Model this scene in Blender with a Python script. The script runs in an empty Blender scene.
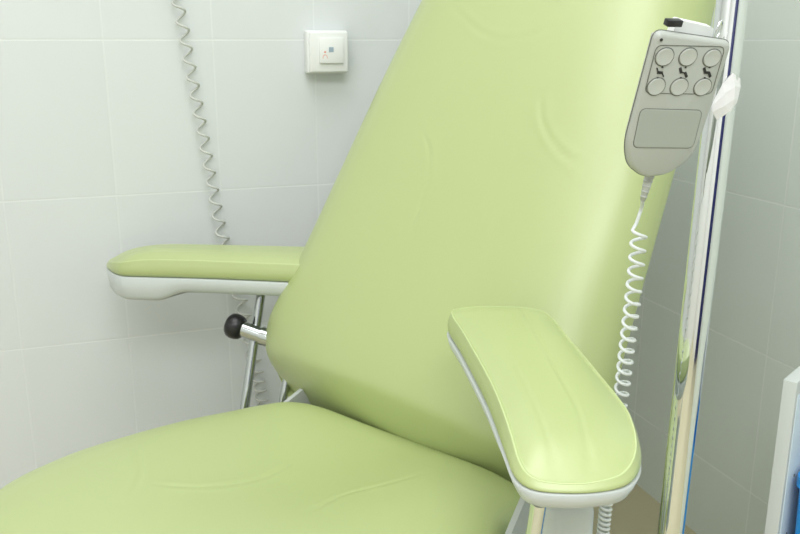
import bpy, bmesh, math, random
from mathutils import Vector, Matrix, Euler, noise
from mathutils.bvhtree import BVHTree
R = math.radians
PI = math.pi
sc = bpy.context.scene
COL = sc.collection

# ------------------------------------------------------------------ camera
CAMH = 1.124
cam_d = bpy.data.cameras.new('camera')
cam = bpy.data.objects.new('camera', cam_d)
COL.objects.link(cam)
cam.location = (0, 0, CAMH)
cam.rotation_euler = (R(90 - 15), 0, 0)
cam_d.sensor_width = 36
cam_d.lens = 36 * 850 / 800
cam_d.clip_start = 0.02
sc.camera = cam
cam_d.dof.use_dof = True
cam_d.dof.focus_distance = 0.95
cam_d.dof.aperture_fstop = 22

# ------------------------------------------------------------------ view, world, lights
vs = sc.view_settings
vs.view_transform = 'Standard'
vs.look = 'None'
vs.gamma = 1
vs.use_curve_mapping = False
vs.exposure = -0.04
w = bpy.data.worlds.new('world')
sc.world = w
w.use_nodes = True
bg = w.node_tree.nodes['Background']
bg.inputs[0].default_value = (0.95, 0.98, 1.0, 1)
bg.inputs[1].default_value = 0.8

# room axes: corner of the two visible walls, unit vectors
CORNER = Vector((0.5727, 2.1345, 0))
UB = Vector((0.9455, 0.3256, 0))      # along back wall, towards the corner
UR = Vector((-0.3256, 0.9455, 0))     # along right wall, towards the corner
ROOM_A, ROOM_B, ROOM_H = 3.4, 4.2, 2.75


def room(a, b, z):                     # a metres left of corner, b metres towards camera
    p = CORNER - UB * a - UR * b
    return Vector((p.x, p.y, z))


def area(name, loc, target, sx, sy, power, col):
    d = bpy.data.lights.new(name, 'AREA')
    d.shape = 'RECTANGLE'
    d.size, d.size_y = sx, sy
    d.energy = power
    d.color = col
    o = bpy.data.objects.new(name, d)
    COL.objects.link(o)
    o.location = loc
    dv = Vector(target) - Vector(loc)
    o.rotation_euler = dv.to_track_quat('-Z', 'Y').to_euler()
    return o


FILL_LAMPS = [(1.15, 0.95, 18), (2.45, 0.95, 2), (1.15, 2.75, 33), (2.45, 2.75, 24)]  # added lamps, imitating broad light bounced off the ceiling
for la, lb, lp in FILL_LAMPS:
    area('ceiling_fill_light', room(la, lb, 2.66), room(la, lb, 0), 1.15, 1.15, lp, (0.975, 0.975, 1.0))


# ------------------------------------------------------------------ materials
def mat(name, col, rough=0.5, metal=0.0, spec=0.5, coat=0.0, bump=None, emit=None, sss=0.0):
    m = bpy.data.materials.new(name)
    m.use_nodes = True
    nt = m.node_tree
    b = nt.nodes['Principled BSDF']
    b.inputs['Base Color'].default_value = (*col, 1)
    b.inputs['Roughness'].default_value = rough
    b.inputs['Metallic'].default_value = metal
    b.inputs['Specular IOR Level'].default_value = spec
    b.inputs['Coat Weight'].default_value = coat
    b.inputs['Coat Roughness'].default_value = 0.4
    if bump:
        scale, strength, dist = bump
        tc = nt.nodes.new('ShaderNodeTexCoord')
        n = nt.nodes.new('ShaderNodeTexNoise')
        n.inputs['Scale'].default_value = scale
        n.inputs['Detail'].default_value = 4
        bp = nt.nodes.new('ShaderNodeBump')
        bp.inputs['Strength'].default_value = strength
        bp.inputs['Distance'].default_value = dist
        nt.links.new(tc.outputs['Object'], n.inputs['Vector'])
        nt.links.new(n.outputs['Fac'], bp.inputs['Height'])
        nt.links.new(bp.outputs['Normal'], b.inputs['Normal'])
    return m


def tile_mat(name, origin, axis, off, rowz, upright=1.0, tile=(0.74, 0.775, 0.785), grout=(0.775, 0.81, 0.81)):
    """glazed wall tiles, 0.2134 wide and 0.311 high, laid in straight rows"""
    m = bpy.data.materials.new(name)
    m.use_nodes = True
    nt = m.node_tree
    N, Lk = nt.nodes, nt.links
    b = N['Principled BSDF']
    b.inputs['Roughness'].default_value = 0.22
    b.inputs['Specular IOR Level'].default_value = 0.45
    geo = N.new('ShaderNodeNewGeometry')
    sub = N.new('ShaderNodeVectorMath'); sub.operation = 'SUBTRACT'
    sub.inputs[1].default_value = origin
    Lk.new(geo.outputs['Position'], sub.inputs[0])
    dot = N.new('ShaderNodeVectorMath'); dot.operation = 'DOT_PRODUCT'
    dot.inputs[1].default_value = axis
    Lk.new(sub.outputs[0], dot.inputs[0])
    sep = N.new('ShaderNodeSeparateXYZ')
    Lk.new(geo.outputs['Position'], sep.inputs[0])

    def mth(op, a, bb):
        n = N.new('ShaderNodeMath'); n.operation = op
        for i, v in enumerate((a, bb)):
            if isinstance(v, (int, float)):
                n.inputs[i].default_value = v
            elif v is not None:
                Lk.new(v, n.inputs[i])
        return n.outputs[0]

    def line(coord, o, period):
        u = mth('DIVIDE', mth('SUBTRACT', coord, o), period)
        fr = mth('FRACT', u, None)
        d = mth('MINIMUM', fr, mth('SUBTRACT', 1.0, fr))
        d = mth('MULTIPLY', d, period)
        mr = N.new('ShaderNodeMapRange'); mr.interpolation_type = 'SMOOTHSTEP'
        mr.inputs['From Min'].default_value = 0.0009
        mr.inputs['From Max'].default_value = 0.0024
        mr.inputs['To Min'].default_value = 0
        mr.inputs['To Max'].default_value = 1
        Lk.new(d, mr.inputs['Value'])
        cell = mth('FLOOR', u, None)
        return mr.outputs[0], cell
    lx, cx = line(dot.outputs['Value'], off, 0.2134)
    lz, cz = line(sep.outputs['Z'], rowz, 0.311)
    lx = mth('ADD', mth('MULTIPLY', lx, upright), 1.0 - upright)
    face = mth('MULTIPLY', lx, lz)
    # very slight tone difference from tile to tile
    cmb = N.new('ShaderNodeCombineXYZ')
    Lk.new(cx, cmb.inputs[0]); Lk.new(cz, cmb.inputs[1])
    wn = N.new('ShaderNodeTexWhiteNoise'); wn.noise_dimensions = '2D'
    Lk.new(cmb.outputs[0], wn.inputs['Vector'])
    mrn = N.new('ShaderNodeMapRange')
    mrn.inputs['To Min'].default_value = 0.985
    mrn.inputs['To Max'].default_value = 1.01
    Lk.new(wn.outputs['Value'], mrn.inputs['Value'])
    tcol = N.new('ShaderNodeVectorMath'); tcol.operation = 'SCALE'
    tcol.inputs[0].default_value = tile
    Lk.new(mrn.outputs[0], tcol.inputs['Scale'])
    mix = N.new('ShaderNodeMix'); mix.data_type = 'RGBA'
    mix.inputs['A'].default_value = (*grout, 1)
    Lk.new(face, mix.inputs['Factor'])
    Lk.new(tcol.outputs[0], mix.inputs['B'])
    Lk.new(mix.outputs['Result'], b.inputs['Base Color'])
    ns = N.new('ShaderNodeTexNoise'); ns.inputs['Scale'].default_value = 7
    Lk.new(geo.outputs['Position'], ns.inputs['Vector'])
    h = mth('ADD', face, mth('MULTIPLY', ns.outputs['Fac'], 0.5))
    bp = N.new('ShaderNodeBump')
    bp.inputs['Strength'].default_value = 0.35
    bp.inputs['Distance'].default_value = 0.0008
    Lk.new(h, bp.inputs['Height'])
    Lk.new(bp.outputs['Normal'], b.inputs['Normal'])
    rg = mth('SUBTRACT', 0.6, mth('MULTIPLY', face, 0.36))
    Lk.new(rg, b.inputs['Roughness'])
    return m


VINYL = mat('lime_vinyl', (0.445, 0.53, 0.215), 0.45, spec=1.0, coat=0.7, bump=(260, 0.12, 0.0006))
VINYL_PIPE = mat('lime_piping', (0.60, 0.70, 0.36), 0.4)
GREY_PL = mat('light_grey_plastic', (0.60, 0.64, 0.63), 0.38)
HAND_PL = mat('handset_grey_plastic', (0.48, 0.505, 0.475), 0.45)
HAND_BTN = mat('button_grey_plastic', (0.54, 0.565, 0.535), 0.4)
HAND_PANEL = mat('panel_grey_plastic', (0.42, 0.45, 0.415), 0.5)
DARK_LINE = mat('dark_print', (0.02, 0.02, 0.02), 0.5)
MID_LINE = mat('grey_seam', (0.16, 0.17, 0.15), 0.6)
BLACK_PL = mat('black_plastic', (0.012, 0.012, 0.014), 0.32)
STEEL_TUBE = mat('dull_chrome', (0.50, 0.53, 0.53), 0.12, metal=1.0)
CHROME = mat('chrome', (0.74, 0.76, 0.77), 0.07, metal=1.0)
STEEL = mat('painted_steel', (0.52, 0.55, 0.53), 0.4)
WHITE_PL = mat('white_plastic', (0.88, 0.90, 0.89), 0.35)
TAPE = mat('white_tape', (0.88, 0.88, 0.90), 0.6)
CORD_W = mat('white_cord', (0.70, 0.74, 0.73), 0.4)
CORD_G = mat('grey_cord', (0.60, 0.62, 0.58), 0.5)
RED = mat('red_print', (0.82, 0.36, 0.30), 0.5)
BLUEGREY = mat('blue_grey_print', (0.36, 0.46, 0.55), 0.5)
LAMINATE = mat('white_laminate', (0.58, 0.62, 0.60), 0.35)
INNER_LAM = mat('pale_blue_laminate', (0.66, 0.77, 0.84), 0.4)
BLUE_PL = mat('blue_plastic', (0.015, 0.27, 0.70), 0.35)
PAINT = mat('white_paint', (0.88, 0.89, 0.88), 0.7)
DOOR_M = mat('dark_blue_paint', (0.01, 0.015, 0.12), 0.4)
FLOOR_M = mat('beige_linoleum', (0.62, 0.57, 0.37), 0.45, bump=(90, 0.15, 0.001))


# ------------------------------------------------------------------ mesh helpers
def link(name, me, m, parent=None, smooth=True, matrix=None):
    o = bpy.data.objects.new(name, me)
    COL.objects.link(o)
    me.materials.clear()
    me.materials.append(m)
    for p in me.polygons:
        p.use_smooth = smooth
    if parent is not None:
        o.parent = parent
    if matrix is not None:
        o.matrix_local = matrix
    return o


def bm_link(name, bm, m, parent=None, smooth=True, matrix=None, fixn=True):
    if fixn:
        bmesh.ops.recalc_face_normals(bm, faces=bm.faces)
    me = bpy.data.meshes.new(name)
    bm.to_mesh(me)
    bm.free()
    return link(name, me, m, parent, smooth, matrix)


def sharp(o, ang=35):
    me = o.data
    me.set_sharp_from_angle(angle=R(ang))
    return o


def box_bm(bm, c, s, bev=0.0, seg=3, rot=None):
    r = bmesh.ops.create_cube(bm, size=1.0)
    vs_ = r['verts']
    bmesh.ops.scale(bm, vec=s, verts=vs_)
    if bev > 0:
        es = list({e for v in vs_ for e in v.link_edges})
        rb = bmesh.ops.bevel(bm, geom=es, offset=bev, segments=seg, affect='EDGES', profile=0.5)
        vs_ = list({v for f in rb['faces'] for v in f.verts} | {v for v in vs_ if v.is_valid})
    if rot is not None:
        bmesh.ops.rotate(bm, cent=(0, 0, 0), matrix=rot, verts=vs_)
    bmesh.ops.translate(bm, vec=c, verts=vs_)
    return vs_


def tube_bm(bm, pts, rad, n=14, cap=True, close=False):
    pts = [Vector(p) for p in pts]
    rads = rad if isinstance(rad, (list, tuple)) else [rad] * len(pts)
    t0 = (pts[1] - pts[0]).normalized()
    up = Vector((0, 0, 1)) if abs(t0.z) < 0.9 else Vector((1, 0, 0))
    nrm = (up - t0 * up.dot(t0)).normalized()
    rings = []
    prev = t0
    for i, p in enumerate(pts):
        if close:
            t = (pts[(i + 1) % len(pts)] - pts[i - 1]).normalized()
        elif i == 0:
            t = t0
        elif i == len(pts) - 1:
            t = (pts[i] - pts[i - 1]).normalized()
        else:
            t = (pts[i + 1] - pts[i - 1]).normalized()
        q = prev.rotation_difference(t)
        nrm = q @ nrm
        nrm = (nrm - t * nrm.dot(t)).normalized()
        prev = t
        bn = t.cross(nrm)
        rings.append([bm.verts.new(p + (nrm * math.cos(2 * PI * k / n) + bn * math.sin(2 * PI * k / n)) * rads[i]) for k in range(n)])
    m = len(rings)
    for i in range(m if close else m - 1):
        a, b = rings[i], rings[(i + 1) % m]
        for k in range(n):
            bm.faces.new((a[k], a[(k + 1) % n], b[(k + 1) % n], b[k]))
    if cap and not close:
        bm.faces.new(rings[0][::-1])
        bm.faces.new(rings[-1])


def lathe_bm(bm, prof, n=32, M=None):
    """prof: list of (radius, z)"""
    M = M or Matrix.Identity(4)
    rings = []
    for r, z in prof:
        if r < 1e-6:
            rings.append([bm.verts.new(M @ Vector((0, 0, z)))])
        else:
            rings.append([bm.verts.new(M @ Vector((r * math.cos(2 * PI * k / n), r * math.sin(2 * PI * k / n), z))) for k in range(n)])
    for a, b in zip(rings, rings[1:]):
        for k in range(n):
            k2 = (k + 1) % n
            if len(a) == 1 and len(b) > 1:
                bm.faces.new((a[0], b[k2], b[k]))
            elif len(b) == 1 and len(a) > 1:
                bm.faces.new((a[k], a[k2], b[0]))
            elif len(a) > 1:
                bm.faces.new((a[k], a[k2], b[k2], b[k]))
    for rg, rev in ((rings[0], True), (rings[-1], False)):
        if len(rg) > 1:
            bm.faces.new(rg[::-1] if rev else rg)


def axis_matrix(p, d):
    return Matrix.Translation(Vector(p)) @ Vector(d).to_track_quat('Z', 'Y').to_matrix().to_4x4()


def catmull(pts, n, closed=True):
    """n points spread evenly by length on a Catmull-Rom curve"""
    P = [Vector(p) for p in pts]
    m = len(P)
    dense = []
    rng = range(m) if closed else range(m - 1)
    for i in rng:
        if closed:
            p0, p1, p2, p3 = P[i - 1], P[i], P[(i + 1) % m], P[(i + 2) % m]
        else:
            p1, p2 = P[i], P[i + 1]
            p0 = P[i - 1] if i > 0 else p1 * 2 - p2
            p3 = P[i + 2] if i + 2 < m else p2 * 2 - p1
        for k in range(24):
            t = k / 24
            dense.append(0.5 * ((2 * p1) + (p2 - p0) * t + (2 * p0 - 5 * p1 + 4 * p2 - p3) * t * t + (3 * p1 - p0 - 3 * p2 + p3) * t ** 3))
    dense.append(P[0].copy() if closed else P[-1].copy())
    L = [0]
    for a, b in zip(dense, dense[1:]):
        L.append(L[-1] + (b - a).length)
    out = []
    tot = L[-1]
    j = 0
    cnt = n if closed else n - 1
    for i in range(n):
        s = tot * i / cnt
        while j < len(L) - 2 and L[j + 1] < s:
            j += 1
        f = (s - L[j]) / max(1e-9, L[j + 1] - L[j])
        out.append(dense[j].lerp(dense[j + 1], min(1, f)))
    return out


def seg_dist(p, line):
    best = 9
    for a, b in zip(line, line[1:]):
        ab = b - a
        t = max(0, min(1, (p - a).dot(ab) / ab.length_squared))
        d = (p - a - ab * t).length
        if d < best:
            best = d
    return best


def cushion_bm(outline, centre, h_top, h_bot, p_top=9, q=2.1, grooves=(), gdepth=0.0022, gw=0.0035, nth=260, nr=120, flat=None, z0=0.0):
    """soft cushion: 2-D outline in (x, y); top dome height h_top over the rim, bottom h_bot below it"""
    bm = bmesh.new()
    O2 = catmull([(x, y, 0) for x, y in outline], nth)
    c = Vector((*centre, 0))
    gl = [catmull([(x, y, 0) for x, y in g], 26, closed=False) for g in grooves]
    gb = []
    for g in gl:
        gb.append((min(v.x for v in g) - .02, max(v.x for v in g) + .02, min(v.y for v in g) - .02, max(v.y for v in g) + .02))

    def ring(r, sign):
        out = []
        for v in O2:
            p = c + (v - c) * r
            e = (1 - r ** p_top)
            e = max(0, e) ** (1 / q)
            z = h_top * e if sign > 0 else -h_bot * e
            if sign > 0:
                if flat:
                    z += flat(p, r)
                for g, bb in zip(gl, gb):
                    if bb[0] < p.x < bb[1] and bb[2] < p.y < bb[3]:
                        d = seg_dist(Vector((p.x, p.y, 0)), g)
                        if d < .02:
                            ends = min((Vector((p.x, p.y, 0)) - g[0]).length, (Vector((p.x, p.y, 0)) - g[-1]).length)
                            fade = min(1, ends / 0.03)
                            z += fade * gdepth * (-math.exp(-(d / gw) ** 2) + 0.55 * math.exp(-((d - 2.2 * gw) / (1.8 * gw)) ** 2))
            out.append(bm.verts.new((p.x, p.y, z + z0)))
        return out
    rs = [math.sin(PI / 2 * (i / nr)) ** 0.9 for i in range(1, nr + 1)]
    top = [ring(r, 1) for r in rs]
    cv = bm.verts.new((c.x, c.y, z0 + h_top + (flat(c, 0) if flat else 0)))
    bot = [ring(r, -1) for r in rs[:-1][::4]]
    bot.append(top[-1])
    cb = bm.verts.new((c.x, c.y, z0 - h_bot))
    for rings, cc in ((top, cv), (bot, cb)):
        n = nth
        for k in range(n):
            bm.faces.new((cc, rings[0][k], rings[0][(k + 1) % n]))
        for a, b in zip(rings, rings[1:]):
            for k in range(n):
                bm.faces.new((a[k], b[k], b[(k + 1) % n], a[(k + 1) % n]))
    return bm


def prism_bm(bm, poly, z0, z1, M=None):
    M = M or Matrix.Identity(4)
    a = [bm.verts.new(M @ Vector((x, y, z0))) for x, y in poly]
    b = [bm.verts.new(M @ Vector((x, y, z1))) for x, y in poly]
    n = len(poly)
    bm.faces.new(a[::-1])
    bm.faces.new(b)
    for k in range(n):
        bm.faces.new((a[k], a[(k + 1) % n], b[(k + 1) % n], b[k]))
    return a + b


def bevel_all(bm, off, seg=2, ang=30):
    es = [e for e in bm.edges if len(e.link_faces) == 2 and e.calc_face_angle(0) > R(ang)]
    bmesh.ops.bevel(bm, geom=es, offset=off, segments=seg, affect='EDGES', profile=0.5)


def thing(name, label, cat, loc=(0, 0, 0), rotz=0.0, group=None):
    o = bpy.data.objects.new(name, None)
    o.empty_display_size = 0.1
    COL.objects.link(o)
    o.location = loc
    o.rotation_euler = (0, 0, rotz)
    o['label'] = label
    o['category'] = cat
    if group:
        o['group'] = group
    return o


def tag(o, label, cat, group=None):
    o['label'] = label
    o['category'] = cat
    if group:
        o['group'] = group
    return o


def struct(o):
    o['kind'] = 'structure'
    return o


def slab(name, pts, thick_dir, m):
    """plane polygon given thickness"""
    bm = bmesh.new()
    a = [bm.verts.new(p) for p in pts]
    b = [bm.verts.new(Vector(p) + Vector(thick_dir)) for p in pts]
    n = len(pts)
    bm.faces.new(a); bm.faces.new(b[::-1])
    for k in range(n):
        bm.faces.new((a[k], b[k], b[(k + 1) % n], a[(k + 1) % n]))
    return struct(bm_link(name, bm, m, smooth=False))


# ------------------------------------------------------------------ the room
BACK_TILE = tile_mat('back_wall_tiles', CORNER, UB, -1.012, 0.19, 0.3)
RIGHT_TILE = tile_mat('right_wall_tiles_bounce_tint', CORNER, UR, -0.11, 0.19, 0.75, tile=(0.77, 0.84, 0.77), grout=(0.84, 0.89, 0.84))  # same tiles, base made greener and paler to carry green bounce light
A, B_, H_ = ROOM_A, ROOM_B, ROOM_H
slab('floor', [room(-.1, -.1, 0), room(A + .1, -.1, 0), room(A + .1, B_ + .1, 0), room(-.1, B_ + .1, 0)], (0, 0, -.1), FLOOR_M)
slab('ceiling', [room(-.1, -.1, H_), room(A + .1, -.1, H_), room(A + .1, B_ + .1, H_), room(-.1, B_ + .1, H_)], (0, 0, .1), PAINT)
slab('wall_back', [room(0, 0, 0), room(A, 0, 0), room(A, 0, H_), room(0, 0, H_)], UR * .1, BACK_TILE)
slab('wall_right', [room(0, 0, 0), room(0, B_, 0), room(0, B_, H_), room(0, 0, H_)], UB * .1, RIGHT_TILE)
slab('wall_left', [room(A, 0, 0), room(A, B_, 0), room(A, B_, H_), room(A, 0, H_)], -UB * .1, PAINT)
slab('wall_front', [room(0, B_, 0), room(A, B_, 0), room(A, B_, H_), room(0, B_, H_)], -UR * .1, PAINT)
RM = Matrix(((UB.x, UR.x, 0, CORNER.x), (UB.y, UR.y, 0, CORNER.y), (0, 0, 1, 0), (0, 0, 0, 1)))   # room frame: x=-a, y=-b

# ------------------------------------------------------------------ the chair
AZ = R(41)
CH = Vector((0.004, 1.222, 0))
SEAT_Z = 0.52
chair = thing('medical_chair', 'lime green padded medical chair with grey trimmed armrests in the tiled corner', 'chair', CH, -AZ)
CM = Matrix.Translation(CH) @ Matrix.Rotation(-AZ, 4, 'Z')
CI = CM.inverted()


def w2c(p):
    return CI @ Vector(p)


# seat: outline in chair frame (x lateral, y back)
half = [(.0, .03), (.13, .022), (.205, .010), (.250, -.016), (.274, -.06), (.294, -.115), (.320, -.185), (.342, -.28), (.354, -.39), (.33, -.50), (.25, -.555), (.13, -.585)]
right = list(half)
right[3:6] = [(.244, -.010), (.260, -.055), (.276, -.125)]
outl = right + [(0, -.59)] + [(-x, y) for x, y in reversed(half[1:])]
k9 = .91
seat_gr = [[(-.165, -.392), (-.12, -.353), (-.092, -.308), (-.078, -.247), (-.089, -.167)],
           [(-.286, -.338), (-.207, -.38), (-.15, -.436)],
           [(.064, -.287), (.057, -.199), (.09, -.122), (.113, -.064)]]
seat_gr = [[(x * k9, y * k9) for x, y in g] for g in seat_gr]
bm = cushion_bm(outl, (0, -.28), 0.05, 0.055, p_top=13, q=2.1, grooves=seat_gr, z0=SEAT_Z - 0.034, gdepth=.0011,
                flat=lambda p, r: -.036 * math.exp(-((p.x + .03) / .14) ** 2) * (lambda u: u * u * (3 - 2 * u))(max(0, min(1, (p.y + .46) / .42))) * (1 - r ** 12))
seat = bm_link('seat', bm, VINYL, chair)

# backrest
EL = R(60)
BX = -0.059
half = [(.0, -.100), (.13, -.094), (.212, -.062), (.268, -.020), (.326, .020), (.352, .070), (.347, .13), (.333, .24), (.320, .41), (.306, .60), (.286, .78), (.262, .92), (.19, 1.0), (.09, 1.025)]
outb = half + [(0, 1.03)] + [(-x, y) for x, y in reversed(half[1:])]
bk_gr = [[(-.201, .819), (-.085, .750), (.002, .744), (.057, .769)],
         [(.073, .638), (.099, .581), (.149, .533), (.202, .511)],
         [(-.158, .551), (-.118, .502), (-.097, .415), (-.107, .337)],
         [(-.120, .655), (-.146, .594)],
         [(.055, .424), (.046, .362)]]
bk_gr = [[(x * k9, y * k9) for x, y in g] for g in bk_gr]
BROT = R(-2.4)
BMX = Matrix.Translation((BX, 0, SEAT_Z)) @ Matrix(((1, 0, 0, 0), (0, math.cos(EL), -math.sin(EL), 0), (0, math.sin(EL), math.cos(EL), 0), (0, 0, 0, 1))) @ Matrix.Rotation(BROT, 4, 'Z')
bk_gr = [[((x - BX) * math.cos(BROT) + y * math.sin(BROT), -(x - BX) * math.sin(BROT) + y * math.cos(BROT)) for x, y in g] for g in bk_gr]


def fold(p, r):
    # the front face folds under along a soft line just above the seat
    t = .055 - p.y - .016 * min(1, abs(p.x) / .34) ** 2
    t = .5 * (t + math.sqrt(t * t + .00009)) - .0002
    return -(.80 * t + 2.0 * t * t) * (1 - .6 * min(1, abs(p.x) / .34) ** 4)


bm = cushion_bm(outb, (0, .45), 0.100, 0.04, p_top=6, q=1.9, grooves=bk_gr, z0=-0.060, gdepth=.0009, flat=fold)
backrest = bm_link('backrest', bm, VINYL, chair, matrix=BMX)
# grey shell behind the backrest
sh = [(x * .93, .45 + (y - .45) * .95) for x, y in outb]
bm = cushion_bm(sh, (0, .45), 0.01, 0.02, p_top=14, nth=120, nr=16, z0=-0.10)
bm_link('backrest_shell', bm, GREY_PL, backrest)

# armrests -------------------------------------------------------------
arm_out = [(.023, .047), (.142, .064), (.24, .073), (.308, .079), (.356, .081), (.41, .073), (.443, .053), (.455, .021), (.456, -.010), (.450, -.034),
           (.43, -.046), (.382, -.050), (.271, -.057), (.12, -.074), (.036, -.085), (.009, -.070), (0, -.018)]


def ring_loft(bm, rings, cap0=True, cap1=True):
    V = [[bm.verts.new(p) for p in r] for r in rings]
    n = len(V[0])
    for a, b in zip(V, V[1:]):
        for k in range(n):
            bm.faces.new((a[k], a[(k + 1) % n], b[(k + 1) % n], b[k]))
    for flag, rg in ((cap0, V[0]), (cap1, V[-1])):
        if flag:
            c = bm.verts.new(sum((v.co for v in rg), Vector()) / n)
            for k in range(n):
                bm.faces.new((c, rg[k], rg[(k + 1) % n]))


def offset_poly(P, d):
    n = len(P)
    out = []
    for i in range(n):
        t = (P[(i + 1) % n] - P[i - 1]).normalized()
        nrm = Vector((t.y, -t.x, 0))
        out.append(P[i] + nrm * d)
    return out


def make_arm(origin, tdir, outward, seam_z, skew=0.0, ps=1.0, td=1.0):
    """origin = rear end point in the world, tdir = direction of the tip, outward = away from the sitter"""
    P = catmull([(x + skew * max(0, min(1, (x - .30) / .12)) * max(0, (y + .034) / .115), y, 0) for x, y in arm_out], 160)
    ar = sum(P[i].x * P[(i + 1) % 160].y - P[(i + 1) % 160].x * P[i].y for i in range(160))
    if ar < 0:
        P = P[::-1]
    # P is counter-clockwise; offset_poly(+d) grows outward
    Mw = Matrix((( tdir[0], outward[0], 0, origin[0]), (tdir[1], outward[1], 0, origin[1]), (0, 0, 1, seam_z), (0, 0, 0, 1)))
    Ml = CI @ Mw
    flip = Mw.to_3x3().determinant() < 0

    def sstep(x, a, b):
        t = max(0, min(1, (x - a) / (b - a)))
        return t * t * (3 - 2 * t)

    def T(pts, z=None, zf=None):
        return [Ml @ Vector((p.x, p.y, z if zf is None else zf(p))) for p in pts]
    # tray
    dep = lambda p: -(0.025 * max(1, td) + (0.015 * td if td > 1 else -0.004) * sstep(p.x, .315, .375))
    rim = lambda p: ps - (ps - .22) * max(0, min(1, (p.x - skew * .6 - .30) / .155)) ** 2.6
    bm = bmesh.new()
    rings = []
    c = Vector((.24, 0, 0))
    for f in (.2, .5, .8, .93):
        q = [c + (p - c) * f for p in offset_poly(P, -0.004)]
        rings.append(T(q, zf=dep))
    rings[-1] = T(offset_poly(P, -0.017), zf=dep)
    rings.append(T(offset_poly(P, -0.011), zf=lambda p: dep(p) + 0.001))
    rings.append(T(offset_poly(P, -0.0055), zf=lambda p: dep(p) + 0.0045))
    rings.append(T(offset_poly(P, -0.002), zf=lambda p: dep(p) + 0.011))
    rings.append(T(offset_poly(P, 0.0015), z=-0.001))
    rings.append(T(offset_poly(P, 0.000), z=0.0005))
    rings.append(T(offset_poly(P, -0.006), z=0.0005))
    ring_loft(bm, rings)
    tray = bm_link('armrest', bm, GREY_PL, chair)
    tray['label'] = 'grey plastic armrest tray with lime green pad'
    # pad
    bm = bmesh.new()
    rings = [T(offset_poly(P, -0.010), z=0.0005)]
    for off, z in ((-.0055, .001), (-.0015, .0035), (.0006, .008), (.0008, .014), (-.0010, .022), (-.0035, .0275), (-.0038, .0290), (-.0052, .0300), (-.0066, .0290), (-.0072, .0288)):
        rings.append(T(offset_poly(P, off), zf=lambda p, z=z: z * rim(p)))
    q0 = offset_poly(P, -0.0072)
    creases = [[Vector((.03, .012, 0)), Vector((.20, .018, 0)), Vector((.36, .024, 0)), Vector((.44, .020, 0))],
               [Vector((.25, -.022, 0)), Vector((.36, -.016, 0)), Vector((.47, -.010, 0))]]

    def topz(p, f):
        z = 0.0288 * rim(p) + 0.0105 * ps * (1 - f ** 2.6)
        for ci, g in enumerate(creases):
            d = seg_dist(Vector((p.x, p.y, 0)), g)
            if d < .02:
                z -= (0.0009, 0.0005)[ci] * math.exp(-(d / .003) ** 2)
        return z
    NF = 40
    # rings shrink towards the mid-line instead of one point, so the pad stays even along its length
    def inner(p, f):
        m = Vector((max(.07, min(.38, p.x)), 0.0, 0))
        return m + (p - m) * f
    for i in range(1, NF + 1):
        f = 1 - i / NF
        q = [inner(p, f) for p in q0]
        rings.append([Ml @ Vector((p.x, p.y, topz(p, f))) for p in q])
    V = [[bm.verts.new(p) for p in r] for r in rings]
    n = 160
    for a, b in zip(V, V[1:]):
        for k in range(n):
            bm.faces.new((a[k], a[(k + 1) % n], b[(k + 1) % n], b[k]))
    bm.faces.new(V[0][::-1])
    # close the slit at the mid-line
    bmesh.ops.remove_doubles(bm, verts=V[-1], dist=1e-5)
    bmesh.ops.dissolve_degenerate(bm, dist=1e-6, edges=bm.edges)
    pad = bm_link('arm_pad', bm, VINYL, tray)
    # piping
    bm = bmesh.new()
    tube_bm(bm, [Ml @ Vector((p.x, p.y, 0.0291 * rim(p))) for p in offset_poly(P, -0.0050)], 0.0009, 8, close=True)
    bm_link('piping', bm, VINYL_PIPE, pad)
    return tray, Mw


R_ORG, R_T, R_O, R_Z = (.150, 1.125), (0, -1), (1, 0), 0.738
L_ORG, L_T, L_O, L_Z = (-.088, 1.5735), (-.9993, .0384), (.0384, .9993), 0.690
armR, MR = make_arm(R_ORG, R_T, R_O, R_Z, 0, 1.0, 0.8)
armL, ML = make_arm(L_ORG, L_T, L_O, L_Z, .07, 1.2, 1.2)


def ctube(name, pts, rad, m=CHROME, parent=None, n=16):
    bm = bmesh.new()
    tube_bm(bm, [w2c(p) for p in pts], rad, n)
    return sharp(bm_link(name, bm, m, parent or chair), 50)


# left arm: post, clamp tube with black knob, bent support
ctube('arm_post', [(-.267, 1.578, .662), (-.296, 1.50, .449), (-.312, 1.457, .33)], 0.0088, STEEL_TUBE)
ctube('clamp_tube', [(-.303, 1.529, .5945), (-.255, 1.517, .581), (-.195, 1.502, .566)], 0.0150, STEEL_TUBE)
ctube('clamp_sleeve', [(-.262, 1.519, .583), (-.235, 1.512, .5765)], 0.0178, STEEL_TUBE)
bm = bmesh.new()
kd = (w2c((-.3135, 1.532, .597)) - w2c((-.255, 1.517, .581))).normalized()
prof = [(0, -.016), (.017, -.016), (.0215, -.012), (.024, -.004), (.0245, .004), (.0225, .011), (.017, .0165), (.009, .019), (0, .0195)]
lathe_bm(bm, prof, 36, axis_matrix(w2c((-.3125, 1.532, .5965)), kd))
for v in bm.verts:      # finger grooves
    pass
bm_link('clamp_knob', bm, BLACK_PL, chair)
ctube('back_support', [(-.236, 1.516, .573), (-.218, 1.50, .545), (-.212, 1.485, .51), (-.2187, 1.47, .472), (-.225, 1.455, .40), (-.225, 1.45, .34)], 0.0075, STEEL_TUBE)

# right arm: post and cover
ctube('arm_post', [(.128, .700, .712), (.122, .72, .60), (.10, .80, .36)], 0.0075)
bm = bmesh.new()
vsb = box_bm(bm, (0, 0, 0), (.052, .05, .17), .014, 4)
M_ = CI @ Matrix.Translation((.172, .79, .585)) @ Matrix.Rotation(R(8), 4, 'Z')
bmesh.ops.transform(bm, matrix=M_, verts=bm.verts)
bm_link('arm_mount', bm, GREY_PL, chair)

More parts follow.
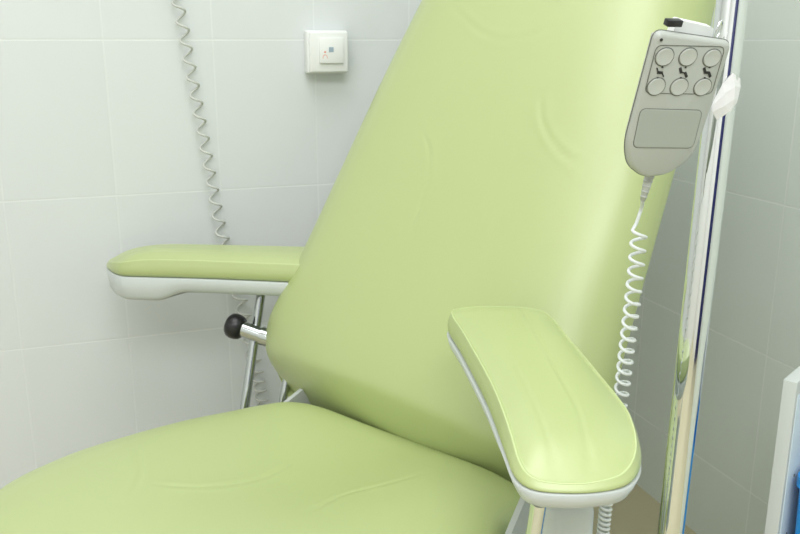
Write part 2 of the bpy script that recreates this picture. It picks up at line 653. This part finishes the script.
# hinge side plates between seat and backrest
for sx in (-1, 1):
    bm = bmesh.new()
    if sx < 0:
        poly = [(-.16, .40), (-.10, .455), (-.034, .500), (.026, .519), (.055, .470), (.06, .40)]
    else:
        poly = [(-.22, .40), (-.20, .43), (-.135, .515), (-.090, .566), (-.064, .553), (-.100, .500), (-.15, .42), (-.16, .40)]
    Mx = Matrix(((0, 0, 1, 0), (1, 0, 0, 0), (0, 1, 0, 0), (0, 0, 0, 1)))
    x0 = -.262 if sx < 0 else .283
    prism_bm(bm, poly, x0 - .004, x0 + .004, Mx)
    bevel_all(bm, .0015, 2)
    sharp(bm_link('hinge_plate', bm, STEEL, chair))

# frame under the seat, column, foot
bm = bmesh.new()
for sx in (-1, 1):
    box_bm(bm, (sx * .22, -.24, .405), (.035, .56, .03), .004, 2)
for yy in (-.46, -.24, .02):
    box_bm(bm, (0, yy, .405), (.44, .035, .028), .004, 2)
# outriggers for the two arms
pL = w2c((-.312, 1.457, .36)); pR = w2c((.10, .80, .37)); pS = w2c((-.225, 1.45, .36))
for p in (pL, pR, pS):
    q = Vector((.22 if p.x > 0 else -.22, p.y - 0.0, .395))
    tube_bm(bm, [p + Vector((0, 0, -.012)), q], .012, 12)
sharp(bm_link('seat_frame', bm, STEEL, chair))
bm = bmesh.new()
box_bm(bm, (0, -.22, .23), (.20, .26, .33), .02, 4)
sharp(bm_link('base_column', bm, GREY_PL, chair))
bm = bmesh.new()
box_bm(bm, (0, -.22, .035), (.42, .62, .07), .02, 4)
sharp(bm_link('base_foot', bm, GREY_PL, chair))
# back post carrying the backrest
bm = bmesh.new()
tube_bm(bm, [Vector((0, -.05, .40)), Vector((0, .12, .44)), Vector((0, .20, .56)), Vector((0, .42, .93))], .018, 14)
sharp(bm_link('back_post', bm, STEEL, chair))

# ------------------------------------------------------------------ chrome pole
PX, PY = 0.3180, 0.857
LEAN = math.atan(.0526)
POLE_R = 0.0150
pole = thing('stand_pole', 'upright shiny chrome pole standing beside the right armrest', 'pole', (PX, PY + 1.07 * .0526, 0))
PLM = Matrix.Rotation(LEAN, 4, 'X')
bm = bmesh.new()
lathe_bm(bm, [(POLE_R, .03), (POLE_R, 1.95), (POLE_R * .8, 1.955), (0, 1.957)], 48, PLM)
sharp(bm_link('pole', bm, CHROME, pole), 50)
bm = bmesh.new()
lathe_bm(bm, [(.165, 0), (.168, .006), (.165, .016), (.06, .03), (.03, .05), (.022, .075), (0, .075)], 56)
sharp(bm_link('stand_base', bm, CHROME, pole))
bm = bmesh.new()
for sgn in (-1, 1):
    tube_bm(bm, [(0, 0, 1.93), (sgn * .04, 0, 1.935), (sgn * .09, 0, 1.95), (sgn * .105, 0, 1.975), (sgn * .10, 0, 2.0)], .004, 10)
bmesh.ops.transform(bm, matrix=PLM, verts=bm.verts)
bm_link('hook', bm, CHROME, pole)

# ------------------------------------------------------------------ hand control
ZC = 0.775
F_ = 850.0
rho = 0.35
gam = -(0.3 + 0.342 * rho) / (0.34 + 1.174 * rho)
rc = Vector((1 + .34 * rho, .24 * rho, -rho))       # camera frame: x right, y up, z towards camera
cc = Vector((.3 + .34 * gam, 1 + .24 * gam, -gam))
kr, kc = rc.length * ZC / F_, cc.length * ZC / F_
Rcam = Euler((R(75), 0, 0)).to_matrix()
rw = (Rcam @ rc).normalized()
cw = (Rcam @ cc)
cw = (cw - rw * cw.dot(rw)).normalized()
nw = rw.cross(cw)
ctr = Vector((0, 0, CAMH)) + Rcam @ Vector(((679 - 400) / F_ * ZC, (267 - 100) / F_ * ZC, -ZC))
HM = Matrix(((rw.x, cw.x, nw.x, ctr.x), (rw.y, cw.y, nw.y, ctr.y), (rw.z, cw.z, nw.z, ctr.z), (0, 0, 0, 1)))
hc = thing('hand_control', 'grey six-button hand control hung beside the chrome pole', 'hand control')
hc.matrix_world = HM


def hp(a, b):
    return (a * kr, b * kc)


def rounded(poly, rad, n=6):
    """round the corners of a 2-D polygon"""
    out = []
    m = len(poly)
    rads = rad if isinstance(rad, (list, tuple)) else [rad] * m
    for i in range(m):
        p = Vector((*poly[i], 0)); a = Vector((*poly[i - 1], 0)); b = Vector((*poly[(i + 1) % m], 0))
        r = rads[i]
        u = (a - p).normalized() * r
        v = (b - p).normalized() * r
        for k in range(n + 1):
            t = k / n
            q = (p + u) * (1 - t) ** 2 + p * 2 * t * (1 - t) + (p + v) * t * t
            out.append((q.x, q.y))
    return out


def shell_bm(poly, zs):
    """stack of inset rings: zs = list of (inset, z)"""
    P = [Vector((x, y, 0)) for x, y in poly]
    ar = sum(P[i].x * P[(i + 1) % len(P)].y - P[(i + 1) % len(P)].x * P[i].y for i in range(len(P)))
    if ar < 0:
        P = P[::-1]
    bm = bmesh.new()
    ring_loft(bm, [[p + Vector((0, 0, z)) for p in offset_poly(P, -i)] for i, z in zs])
    return bm


def outline_tube(name, poly, z, rad, m, parent):
    bm = bmesh.new()
    tube_bm(bm, [Vector((x, y, z)) for x, y in poly], rad, 6, close=True)
    return bm_link(name, bm, m, parent)


body_poly = [hp(-39.5, 67), hp(37.5, 57), hp(37, -47), hp(31, -68), hp(12, -84), hp(-11, -85), hp(-30, -71), hp(-39, -48)]
bp_ = rounded(body_poly, [.009, .008, .012, .009, .008, .008, .009, .012], 8)
TH = .016
bm = shell_bm(bp_, [(.0055, -TH), (.005, -TH + .001), (.0042, -TH + .004), (.0022, -.009), (0, -.0062), (.0010, -.0030), (.0026, -.0008), (.0046, 0)])
body = sharp(bm_link('body', bm, HAND_PL, hc), 60)
# seam line between the two shells
P_ = [Vector((x, y, 0)) for x, y in bp_]
outline_tube('shell_seam', [(p.x, p.y) for p in P_], -.0062, .0005, MID_LINE, body)
# printed key field and lower panel
frame_poly = rounded([hp(-37, 54), hp(29.5, 53), hp(31, 5.5), hp(-36, 7.5)], .0065, 8)
outline_tube('key_field', frame_poly, .0001, .00042, MID_LINE, body)
panel_poly = rounded([hp(-35.5, -8), hp(27, -11), hp(29.5, -52), hp(-33, -49)], .0065, 8)
bm = shell_bm(panel_poly, [(.0, -.002), (.0, .0003), (.0006, .0006), (.002, .0006)])
pn = bm_link('lower_panel', bm, HAND_PANEL, body)
outline_tube('panel_seam', panel_poly, .0002, .00038, MID_LINE, pn)
# six buttons
for a, b in ((-26.5, 43), (-4, 43), (19.8, 42), (-26.5, 14), (-4, 13.5), (19.5, 13)):
    x, y = hp(a, b)
    br = 8.6 * (kr + kc) / 2
    bm = bmesh.new()
    lathe_bm(bm, [(br, -.001), (br, .0008), (br * .94, .0014), (br * .86, .0013), (br * .5, .0009), (0, .0008)], 36, Matrix.Translation((x, y, 0)) @ Matrix.Diagonal((1, .9, 1, 1)))
    o = sharp(bm_link('button', bm, HAND_BTN, hc), 50)
    ring = [(x + (br + .0005) * math.cos(t * PI / 18), y + (br * .9 + .0005) * math.sin(t * PI / 18)) for t in range(36)]
    outline_tube('button_gap', ring, .0001, .0005, MID_LINE, o)


def strip(bm, pts, wd, z=.0006):
    """flat printed stroke"""
    for (p, q) in zip(pts, pts[1:]):
        p = Vector((*p, 0)); q = Vector((*q, 0))
        d = (q - p).normalized()
        n = Vector((-d.y, d.x, 0)) * wd / 2
        e = d * wd * .25
        prism_bm(bm, [((p - e + n).x, (p - e + n).y), ((p - e - n).x, (p - e - n).y), ((q + e - n).x, (q + e - n).y), ((q + e + n).x, (q + e + n).y)], -.0004, z)


def tri(bm, c, r, up=1):
    prism_bm(bm, [(c[0] - r, c[1] - up * r * .7), (c[0] + r, c[1] - up * r * .7), (c[0], c[1] + up * r * .9)], -.0004, .0006)


def hpx(ax, ay, pts):   # icon-local px (right, down) -> handset coordinates
    return [hp(ax + u, ay - v) for u, v in pts]


# three chair pictograms between the button rows (thin, back part bold, all bold)
for i, (a, b) in enumerate(((-26.5, 28.2), (-4.0, 28), (19.5, 28))):
    bm = bmesh.new()
    wB, wT = .0025, .0011
    back = hpx(a, b, [(-4.2, -3.8), (-2.2, 0)])
    seatl = hpx(a, b, [(-2.2, .2), (1.8, .6)])
    leg = hpx(a, b, [(1.8, .6), (4.3, 4.2)])
    strip(bm, back, wB if i in (1, 2) else wT)
    strip(bm, seatl, wB if i in (0, 2) else wT)
    strip(bm, leg, wB if i in (1, 2) else wT)
    tri(bm, hp(a + 0.8, b + 5.0), .0011, 1)
    tri(bm, hp(a - 1.0, b - 5.6), .0011, -1)
    bm_link('chair_symbol', bm, DARK_LINE, body, smooth=False)
bm = bmesh.new()
x, y = hp(-34, 59)
lathe_bm(bm, [(.0014, -.0005), (.0014, .0006), (.001, .0009), (0, .0009)], 20, Matrix.Translation((x, y, 0)))
bm_link('indicator', bm, DARK_LINE, body)
# hook at the back: black clip, white hanger plate, metal ring
bm = bmesh.new()
x, y = hp(-19, 71)
box_bm(bm, (x, y, -.012), (.0150, .0060, .008), .001, 2)
sharp(bm_link('clip', bm, BLACK_PL, hc))
bm = bmesh.new()
pl = rounded([hp(-9, 71), hp(28, 64), hp(30, 50), hp(-12, 50)], .003, 4)
prism_bm(bm, pl, -.030, -.0205)
bevel_all(bm, .001, 2)
sharp(bm_link('hanger', bm, WHITE_PL, hc))
bm = bmesh.new()
x, y = hp(33, 62)
tube_bm(bm, [Vector((x + .0055 * math.cos(t), y + .008 * math.sin(t), -.020 - .004 * math.cos(t))) for t in [k * 2 * PI / 28 for k in range(28)]], .0011, 8, close=True)
bm_link('ring', bm, CHROME, hc)


def helix(path, rad, pitch_fn, ppt=18, r_fn=None, phase=0.0, aspect=1.0):
    """points of a coil wound about a path"""
    path = [Vector(p) for p in path]
    L = [0]
    for a, b in zip(path, path[1:]):
        L.append(L[-1] + (b - a).length)
    pts = []
    s, ph = 0.0, phase
    j = 0
    t = (path[1] - path[0]).normalized()
    ref = Vector((1, 0, 0))
    while s < L[-1]:
        while j < len(L) - 2 and L[j + 1] < s:
            j += 1
        f = (s - L[j]) / (L[j + 1] - L[j])
        c = path[j].lerp(path[j + 1], f)
        t = (path[min(j + 1, len(path) - 1)] - path[max(j - 1, 0)]).normalized() if j > 0 else (path[1] - path[0]).normalized()
        u = (ref - t * ref.dot(t)).normalized()
        v = t.cross(u)
        r = rad if r_fn is None else r_fn(s, L[-1])
        pts.append(c + (u * math.cos(ph) + v * math.sin(ph)) * r)
        s += pitch_fn(s, L[-1]) / ppt
        ph -= 2 * PI / ppt
    return pts


# strain relief and coiled cord of the hand control
HI = HM.inverted()
x, y = hp(2, -85)
e0 = HM @ Vector((x, y + .002, -.013))


r1 = e0 + Vector((-.0055, .001, -.030))
bm = bmesh.new()
tube_bm(bm, [HI @ e0, HI @ (e0 + (r1 - e0) * .5), HI @ r1], [.0046, .0040, .0026], 14)
for k in range(5):
    p = e0.lerp(r1, .15 + k * .17)
    q = e0.lerp(r1, .15 + k * .17 + .06)
    tube_bm(bm, [HI @ p, HI @ q], .0050 - k * .0004, 14)
bm_link('strain_relief', bm, HAND_PL, hc)

# straight lead, then the coil hanging down past the outside of the armrest
lead = catmull([r1, (.2445, .846, .9600), (.2420, .846, .9500), (.2390, .845, .9400)], 14, closed=False)
path = catmull([(.2435, .845, .9360), (.2425, .845, .88), (.2430, .855, .82), (.2455, .876, .735), (.2405, .876, .664), (.2371, .876, .592), (.2350, .878, .519), (.225, .89, .42)], 60, closed=False)


def pit(s, L):
    z = .936 - s
    if z > .70:
        return .0145
    return max(.0062, .0145 - (.70 - z) * .075)


coil = helix(path, .0072, pit, 16, r_fn=lambda s, L: .0072 if s < .2 else .0072 - min(1, (s - .2) / .1) * .0012, phase=PI)
bm = bmesh.new()
tube_bm(bm, [HI @ Vector(p) for p in list(lead[:-1]) + coil], .0018, 8)
bm_link('coiled_cord', bm, CORD_W, hc)

# ------------------------------------------------------------------ tape on the pole
TC = Vector((PX, PY, 0))


def tp(x, z, out):
    """point beside the pole: x across the view, out towards the camera"""
    return Vector((x, PY - out, z))


tape_pts = [
    [(.3035, 1.0660, .0205), (.3110, 1.0820, .0190), (.3205, 1.0925, .0170), (.3310, 1.0870, .0085)],
    [(.3015, 1.0610, .0215), (.3130, 1.0730, .0210), (.3230, 1.0800, .0185), (.3325, 1.0790, .0075)],
    [(.3025, 1.0560, .0220), (.3140, 1.0620, .0215), (.3235, 1.0680, .0185), (.3315, 1.0700, .0080)],
    [(.3090, 1.0480, .0180), (.3150, 1.0520, .0180), (.3220, 1.0570, .0170), (.3295, 1.0640, .0100)]]
bm = bmesh.new()
g = [[bm.verts.new(tp(*p)) for p in r] for r in tape_pts]
# tail of the tape carried round the back of the pole
tail = []
for r, zt, zb in ((0, 1.0850, 0), (1, 1.078, 0), (2, 1.070, 0), (3, 1.064, 0)):
    row = []
    for k in range(1, 7):
        a = R(-20 + k * 36)
        row.append(bm.verts.new((PX + (POLE_R + .0012) * math.cos(a), PY + (POLE_R + .0012) * math.sin(a), zt)))
    tail.append(row)
rows = [g[i] + tail[i] for i in range(4)]
for a, b in zip(rows, rows[1:]):
    for k in range(len(a) - 1):
        bm.faces.new((a[k], a[k + 1], b[k + 1], b[k]))
tape = bm_link('adhesive_tape', bm, TAPE, None, smooth=False)
md = tape.modifiers.new('thickness', 'SOLIDIFY'); md.thickness = .0008; md.offset = 1
tag(tape, 'crumpled white tape wrapped round the chrome pole beside the hand control', 'tape')

# ------------------------------------------------------------------ coiled cord on the back wall
wp = [(-.560, 1.700, 2.30), (-.535, 1.712, 1.90), (-.480, 1.733, 1.45), (-.4364, 1.750, 1.1985), (-.4217, 1.755, 1.080), (-.405, 1.761, .9438), (-.3905, 1.766, .8182), (-.3778, 1.770, .7204), (-.3484, 1.780, .5721), (-.3318, 1.786, .4772), (-.3139, 1.792, .3424), (-.30, 1.80, .20), (-.29, 1.80, .06)]
path = catmull([Vector(p) + UR * .018 for p in wp], 160, closed=False)


def wr(s, L):
    return .0105 if s < L * .66 else .0105 + .003 * min(1, (s - L * .66) / .25)


coil = helix(path, .0105, lambda s, L: .0365 if s < L - .35 else .024, 18, r_fn=wr)
wc = thing('wall_cord', 'grey coiled cord hanging down the tiled back wall behind the left armrest', 'cord', (-.29, 1.80, 0))
WI = Matrix.Translation((.29, -1.80, 0))
bm = bmesh.new()
tube_bm(bm, [WI @ p for p in coil], .0024, 8)
bm_link('coil', bm, CORD_G, wc)
bm = bmesh.new()
top = Vector(wp[0])
foot = coil[0]
box_bm(bm, (0, 0, 0), (.07, .05, .09), .006, 3, rot=Matrix.Rotation(math.atan2(UB.y, UB.x), 4, 'Z'))
pw = CORNER + UB * ((top - CORNER).dot(UB)) - UR * .025
bmesh.ops.translate(bm, vec=(pw.x + .29, pw.y - 1.80, 2.33), verts=bm.verts)
sharp(bm_link('outlet_box', bm, WHITE_PL, wc))

# ------------------------------------------------------------------ call switch
SA = math.atan2(UB.y, UB.x)
d_ = .048
base = Vector((-.150, 1.849, 1.099)) + UR * .035 * 1.0
alng = (base - CORNER).dot(UB)
sp = CORNER + UB * alng
sw = thing('call_switch', 'small square white call button mounted on the tiled back wall', 'switch', (sp.x, sp.y, 1.099), SA)
bm = bmesh.new()
box_bm(bm, (-.002, -.016, -.001), (.088, .032, .088), .004, 3)
sharp(bm_link('back_box', bm, WHITE_PL, sw))
bm = bmesh.new()
box_bm(bm, (-.001, -.037, -.001), (.083, .010, .083), .0035, 3)
sharp(bm_link('cover_frame', bm, WHITE_PL, sw))
bm = bmesh.new()
box_bm(bm, (.003, -.0435, .002), (.052, .007, .052), .0015, 2, rot=Matrix.Rotation(R(-2.5), 4, 'X'))
rk = sharp(bm_link('rocker', bm, WHITE_PL, sw))
bm = bmesh.new()
box_bm(bm, (.002, -.0475, .004), (.010, .0012, .010), .0002, 1)
bm_link('print', bm, BLUEGREY, rk, smooth=False)
bm = bmesh.new()
# small red figure: head and arched body
lathe_bm(bm, [(.0022, -.0006), (.0022, .0006), (0, .0006)], 14, Matrix.Translation((-.0115, -.0468, -.001)) @ Matrix.Rotation(R(90), 4, 'X'))
tube_bm(bm, [(-.0165, -.0468, -.014), (-.0155, -.0468, -.0085), (-.0115, -.0468, -.0062), (-.0075, -.0468, -.0085), (-.0065, -.0468, -.014)], .0011, 6)
tube_bm(bm, [(-.0165, -.0468, -.0145), (-.0065, -.0468, -.0145)], .0007, 6)
bm_link('red_symbol', bm, RED, rk, smooth=False)

# ------------------------------------------------------------------ cabinet at the right edge
ca = R(41.6)
cab = thing('open_cabinet', 'white open-fronted cabinet at the right edge beside the tiled wall', 'cabinet', (.506, 1.026, 0), -ca)
# local x runs to the right along the front, y runs back
CW, CD, CH_ = .27, .27, .696


def cbox(name, c, s, m, bev=.0015, parent=None):
    bm = bmesh.new()
    box_bm(bm, c, s, bev, 2)
    return sharp(bm_link(name, bm, m, parent or cab))


sp_ = cbox('side_panel', (.0, CD / 2, CH_ / 2), (.018, CD, CH_), LAMINATE)
cbox('side_panel', (CW, CD / 2, CH_ / 2), (.018, CD, CH_), LAMINATE)
cbox('back_panel', (CW / 2, CD - .005, CH_ / 2), (CW - .018, .008, CH_ - .002), LAMINATE)
cbox('bottom_panel', (CW / 2, CD / 2 - .004, .06), (CW - .018, CD - .012, .018), LAMINATE)
cbox('inner_lining', (.0096, CD / 2 + .001, CH_ / 2 + .02), (.0012, CD - .012, CH_ - .08), INNER_LAM, .0002)
for yy, zz in ((.035, .64), (.035, .55), (.035, .46), (.20, .64), (.20, .55), (.20, .46)):
    bm = bmesh.new()
    lathe_bm(bm, [(.0022, -.0006), (.0022, .0004), (0, .0004)], 14, Matrix.Translation((.0104, yy, zz)) @ Matrix.Rotation(R(90), 4, 'Y'))
    bm_link('shelf_pin_hole', bm, MID_LINE, sp_)
cr = thing('blue_bin', 'deep blue plastic bin standing inside the white open cabinet', 'bin')
cr.matrix_world = Matrix.Translation((.506, 1.026, 0)) @ Matrix.Rotation(-ca, 4, 'Z') @ Matrix.Translation((CW / 2, CD / 2 - .01, .0695))
bm = bmesh.new()
po = rounded([(-.118, -.115), (.118, -.115), (.118, .115), (-.118, .115)], .02, 5)
P0 = [Vector((x, y, 0)) for x, y in po]
ring_loft(bm, [[p + Vector((0, 0, z)) for p in offset_poly(P0, -i)] for i, z in ((.022, 0), (.018, .004), (.004, .475), (0, .475), (0, .49), (.008, .49), (.010, .47), (.024, .01))])
sharp(bm_link('bin_body', bm, BLUE_PL, cr))

# ------------------------------------------------------------------ added door and fill lamps, out of view
def rbox(name, a, b, z, s, m, bev=.004, st=True, parent=None):
    bm = bmesh.new()
    box_bm(bm, (-a, -b, z), s, bev, 2)
    o = sharp(bm_link(name, bm, m, parent, matrix=RM))
    if st:
        struct(o)
    return o


rbox('added_door_1', .75, ROOM_B - .02, 1.05, (1.2, .04, 2.1), DOOR_M)  # unseen door added to give the chrome pole its dark blue reflected stripe
rbox('added_trim_1', .115, ROOM_B - .015, 1.075, (.07, .05, 2.15), PAINT)
rbox('added_trim_2', 1.385, ROOM_B - .015, 1.075, (.07, .05, 2.15), PAINT)
for (a, b, words) in ((1.15, .95, 'above the medical chair'), (2.45, .95, 'nearest the left end of the back wall'), (1.15, 2.75, 'behind the camera position on the right'), (2.45, 2.75, 'behind the camera position on the left')):
    t = thing('added_fill_lamp', 'added square ceiling fill lamp ' + words, 'lamp', room(a, b, ROOM_H), SA, 'added ceiling fill lamps')
    bm = bmesh.new()
    box_bm(bm, (0, 0, -.03), (1.2, 1.2, .06), .006, 2)
    sharp(bm_link('fill_housing', bm, WHITE_PL, t))
